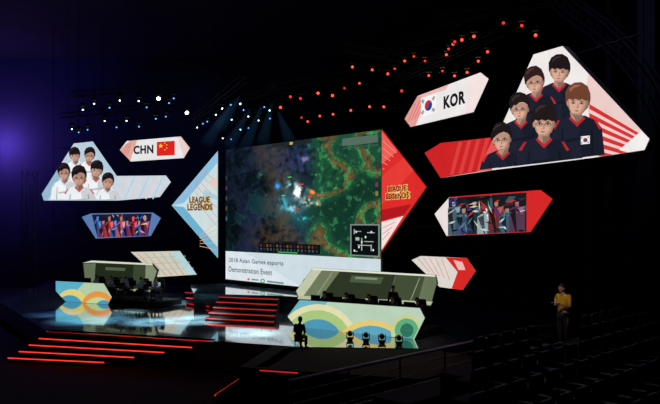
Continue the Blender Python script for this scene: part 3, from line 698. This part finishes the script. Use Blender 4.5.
for gi,(pts,tn,kind) in enumerate(groups):
    zr=RIG+OFFS[gi]; zh=zr-.38
    W_=[Vector(((p[0]-HX)/F*((zh-CAMZ)*F/(HY-p[1])),(zh-CAMZ)*F/(HY-p[1]),zr)) for p in pts]
    c=sum(W_,Vector())/len(W_)
    sxx=sum((w.x-c.x)**2 for w in W_); syy=sum((w.y-c.y)**2 for w in W_); sxy=sum((w.x-c.x)*(w.y-c.y) for w in W_)
    th=.5*math.atan2(2*sxy,sxx-syy); dv=Vector((math.cos(th),math.sin(th),0))
    ks=[(w-c).dot(dv) for w in W_]; k0,k1=min(ks)-.7,max(ks)+.7
    r=empty('lighting_truss',Vector((c.x,c.y,zr+.03)),th,'black box truss, the '+tn+', hung with stage lights','truss')
    for y in (-.15,.15):
        for z in (0.02,.32): MB().tube([(k0,y,z),(k1,y,z)],.025,6).build('chord',PIPE,r)
    b=MB(); n=max(2,int((k1-k0)/.6))
    for i in range(n):
        xa=k0+(k1-k0)*i/n; xb=k0+(k1-k0)*(i+1)/n
        for y in (-.15,.15): b.tube([(xa,y,.02),(xb,y,.32)] if i%2 else [(xa,y,.32),(xb,y,.02)],.012,4)
        b.tube([(xa,-.15,.32),(xa,.15,.32)],.012,4)
    b.build('lacing',PIPE,r)
    for x in (k0+.5,k1-.5): MB().tube([(x,0,.3),(x,0,TOPZ-zr)],.01,5).build('suspension_cable',PIPE,r)
    jit=.3 if kind!='R' else .15
    for i,k in enumerate(sorted(ks)):
        kj=k+random.uniform(-jit,jit); p=c+dv*kj; p.z=zr+.02-random.uniform(0,.62)
        if kind=='C': key=('W' if (gi==1 and i==6) or (gi==0 and i==9) else ('C' if random.random()<.5 else 'B'))
        elif kind=='B': key='B' if i%2 else 'C'
        else: key='R' if random.random()<.7 else 'r'
        big=.85 if p.y>33 else .62
        kk=(key,big)
        lab='%s stage light, number %d from left on the %s'%({'W':'glaring white','C':'cool white','B':'small blue','R':'red','r':'dim red'}[key],i+1,tn)
        rz=-math.atan2(p.x,p.y)
        if kk not in PR:
            PR[kk]=fixture({'W':WH,'C':CY,'B':CY2,'R':RD,'r':RD2}[key],big,lab,lr=.11 if key=='W' else (.052 if key in 'CB' else .08)); PR[kk].location=p; PR[kk].rotation_euler=(0,0,rz); PR[kk]['group']='stage lights on the trusses'
        else: dup(PR[kk],p,rz,lab,'stage lights on the trusses')
lab0='small dark stage light standing before the right fascia, %s from its left'
ff=fixture(mat('lens_floor',(110,110,140),.3,0,.12,.05),.7,lab0%'first',True,.1)
for i,(x,y) in enumerate([(350,340.5),(366,342),(382,343.5),(399,345)]):
    p=atz(x,y,DECK)
    if i==0: ff.location=p; ff.rotation_euler=(0,0,math.pi); ff['group']='floor lights before the right fascia'
    else: dup(ff,p,math.pi,lab0%ordw[i],'floor lights before the right fascia')
# beams of light hanging in the haze
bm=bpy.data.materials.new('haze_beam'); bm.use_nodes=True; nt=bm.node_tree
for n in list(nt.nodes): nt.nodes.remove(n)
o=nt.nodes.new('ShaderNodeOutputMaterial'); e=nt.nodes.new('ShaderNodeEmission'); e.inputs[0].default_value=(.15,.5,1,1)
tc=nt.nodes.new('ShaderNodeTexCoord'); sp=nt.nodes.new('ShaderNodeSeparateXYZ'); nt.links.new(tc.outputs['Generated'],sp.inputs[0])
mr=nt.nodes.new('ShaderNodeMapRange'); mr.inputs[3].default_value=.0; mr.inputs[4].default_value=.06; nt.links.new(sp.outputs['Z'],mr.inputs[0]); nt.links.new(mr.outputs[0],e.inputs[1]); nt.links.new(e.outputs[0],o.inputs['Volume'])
for i,(px,py,qx,qy) in enumerate([(231,101,206,145),(250,106,228,148),(262,103,244,150),(272,100,262,145),(278,108,290,142),(240,93,218,130)]):
    Y=(RIG-.4-CAMZ)*F/(HY-py)-.6; a=at(px,py+3,Y); b=at(qx,qy,Y+1.2)
    r=MB().tube([b-a,(0,0,0)],[.4,.07],14).build('light_beam',bm); r.location=a
    tag(r,'faint blue beam of light in the haze above the central screen, number %d'%(i+1),'light beam','hazy light beams')
# lattice tower at far left
r=empty('truss_tower',at(30,296,50),0,'tall lattice truss tower at the far left of the stage','truss tower'); r.location.z=0
for sx in (-.4,.4):
    for sy in (-.4,.4): MB().tube([(sx,sy,0),(sx,sy,10)],.03,6).build('chord',STEEL,r)
b=MB()
for k in range(12):
    z=.3+.8*k
    for (p,q) in [((-.4,-.4),(.4,-.4)),((.4,-.4),(.4,.4)),((.4,.4),(-.4,.4)),((-.4,.4),(-.4,-.4))]: b.tube([(p[0],p[1],z),(q[0],q[1],z+.8)],.018,5)
b.build('lacing',STEEL,r)

# ---------------------------------------------------------------- stand on the right
L0=Vector((-.97,15.06,0)); dl=Vector((.7071,.7071,0)); dp=Vector((.7071,-.7071,0))
def LP(l,p,z): v=L0+dl*l+dp*p; return Vector((v.x,v.y,z))
def strip_(l0,l1,p0,p1): return [(LP(l,p,0).x,LP(l,p,0).y) for l,p in ((l0,p0),(l1,p0),(l1,p1),(l0,p1))]
rows=[]
for i in range(7):
    pc=3.25+.9*i; rows.append((pc,max(-6.5,7.9-1.55*pc),min(12.6,22.6-2.84*pc)))
mb=MB().prism(strip_(0,24,0,.92),0,1.8).prism(strip_(1.8,24,.92,1.9),0,2.4).prism(strip_(3,24,1.9,2.78),0,2.9)
for i,(pc,a,b) in enumerate(rows): mb.prism(strip_(a-.6,24 if i==0 else 14-i,pc-.47,pc+.43),0,3.0)
struct('stand_floor',mb,CAR)
r=empty('guard_rail',LP(0,.08,1.8),math.radians(45),'long grey metal guard rail along the edge of the right-hand stand','railing')
RM=mat('rail_paint',(165,165,178),.4,.1)
LR=23
MB().tube([(0,0,1.08),(LR,0,1.08)],.045,8).build('top_rail',RM,r)
for z in (.3,.56,.82): MB().tube([(0,0,z),(LR,0,z)],.014,6).build('rail',RM,r)
for k in range(13): MB().tube([(k*1.9,0,0),(k*1.9,0,1.08)],.028,6).build('post',RM,r)
MB().box((LR/2,0,.1),(LR,.03,.2)).build('kick_board',RM,r)
SEATM=mat('seat_plastic',(26,26,34),.6); seat0=None
for i,(pc,a,b) in enumerate(rows):
    l=a; wd=ordw[i]
    while l<b:
        pos=LP(l,pc,3.0); l+=.56
        sx=HX+F*pos.x/pos.y
        if i<2 and 545<sx<585: continue      # gap in the rows where the aisle runs past the standing person
        lab='dark folding seat in the %s row behind the guard rail'%wd
        if seat0 is None:
            seat0=empty('stand_seat',pos,math.radians(45)+math.pi,lab,'seat','seats in the first row')
            MB().box((0,.0,.42),(.44,.4,.06)).build('seat',SEATM,seat0,bevel=.02)
            q=MB(); q.vprism([(-.22,.45),(.22,.45),(.22,.78),(.16,.85),(-.16,.85),(-.22,.78)],-.26,-.2); q.build('backrest',SEATM,seat0,bevel=.02)
            for s in (-1,1): MB().box((s*.25,-.02,.3),(.03,.36,.6)).build('side_frame',BLK,seat0)
        else: dup(seat0,pos,math.radians(45)+math.pi,lab,'seats in the %s row'%wd)
# yellow-shirted person
pp=LP(8.0,2.35,2.9)
make_person('person in a yellow shirt looking down at a phone on the right-hand stand',PHONE,YL,GT,pp,-1.0,sleeve=False)
ph=empty('phone',pp+Matrix.Rotation(-1.0,3,'Z')@Vector((0,-.40,1.24)),-1.0,'small dark phone held by the yellow-shirted person','phone')
MB().box((0,0,0),(.075,.012,.15)).build('case',BLK,ph,bevel=.006); MB().box((0,.008,0),(.068,.003,.14)).build('screen',mat('phone_glow',(200,210,240),.3,0,1.5),ph)
# columns and curved roof ribs on the right
COLM=mat('dark_concrete',(26,26,34),.9,scale=.6)
for i,(px,Y) in enumerate([(598,44),(640,40)]):
    p=at(px,222,Y); r=empty('column',(p.x,p.y,0),.2,'dark concrete column behind the right-hand screens, %s'%('left one' if i==0 else 'right one'),'column')
    MB().box((0,0,10.4),(1.1,1.1,20.8)).build('shaft',COLM,r); MB().box((0,0,21.1),(1.7,1.7,.6)).build('capital',COLM,r)
for i in range(4):
    Y=36+3.5*i
    pts=[at(545+7*i,-22,Y),at(572+8*i,2,Y),at(600+8*i,22,Y),at(628+8*i,48,Y),at(652+8*i,80,Y),at(672+8*i,118,Y)]
    o=pts[-1].copy(); o.z=0
    r=empty('roof_rib',o,0,'dark curved roof truss above the right side, %s from the stage'%ordw[i],'roof truss')
    loc=[p-o for p in pts]+[Vector((.5,0,0))]
    lo=[p+Vector((-.55,0,-.75)) for p in loc[:-1]]+[Vector((-.6,0,0))]
    MB().tube(loc,.11,8).build('chord',COLM,r); MB().tube(lo,.09,8).build('chord',COLM,r)
    b=MB()
    for k in range(len(loc)-1):
        for t in range(3):
            u=(t)/3; v=(t+1)/3; b.tube([loc[k].lerp(loc[k+1],u),lo[k].lerp(lo[k+1],v)],.04,5); b.tube([lo[k].lerp(lo[k+1],v),loc[k].lerp(loc[k+1],v)],.04,5)
    b.build('lacing',COLM,r)

# ---------------------------------------------------------------- light
w=bpy.data.worlds.new('w'); SC.world=w; w.use_nodes=True
w.node_tree.nodes['Background'].inputs[0].default_value=(.1,.12,.3,1); w.node_tree.nodes['Background'].inputs[1].default_value=.004
def lamp(kind,loc,e,col,size=.5,target=None,spot=60):
    l=bpy.data.lights.new(kind,kind); l.energy=e; l.color=col
    if kind=='AREA': l.size=size
    else: l.shadow_soft_size=size
    if kind=='SPOT': l.spot_size=math.radians(spot); l.spot_blend=1
    o=bpy.data.objects.new('unseen_lamp',l); COL.objects.link(o); o.location=loc
    if target is not None: o.rotation_euler=(Vector(target)-Vector(loc)).to_track_quat('-Z','Y').to_euler()
    return o
lamp('POINT',at(-6,142,64.8),1500,(.28,.13,1),.5)
lamp('SPOT',(-30,42,6),10500,(.07,.10,1),.5,(-33,67,17),66)  # unseen wash added on the back wall in place of blue haze
lamp('SPOT',(-14,50,17),900,(.14,.26,1),.5,(-14,67,14),55)  # weak unseen light added on the wall for the haze near the centre
# pools on the stage floor
for (px,py,e,s,c) in [(192,320,30000,22,(.75,.97,1)),(150,322,24000,18,(.55,.88,1)),(92,320,20000,24,(.35,.75,1)),(252,333,24000,16,(.85,1,.95)),(175,303,9000,18,(.65,.88,1)),(55,314,8000,18,(.3,.55,1)),(125,312,9000,14,(.7,.95,1))]:
    t=atz(px,py,DECK); lamp('SPOT',(t.x+1,t.y-3,12.3),e,c,.3,t,s)
lamp('SPOT',(3.5,14,10),620,(1,.88,.72),.3,(pp.x,pp.y,pp.z+1.25),13)  # added spot without a fixture, brightens the yellow-shirted person
lamp('SPOT',(22,30,19),900,(.35,.4,.9),.6,(13,40,15),90)  # added blue light, unseen, brings out the roof ribs
lamp('SPOT',(9,26,17),900,(.45,.45,.7),.6,(5.5,15,3),60)  # added unseen spot above the stand, lifts the dark seats

cam=bpy.data.cameras.new('cam'); co=bpy.data.objects.new('cam',cam); COL.objects.link(co)
co.location=(0,0,CAMZ); co.rotation_euler=(math.pi/2,0,0)
cam.sensor_width=36; cam.lens=36*F/660; cam.shift_y=(222-202)/660; cam.clip_end=300
SC.camera=co
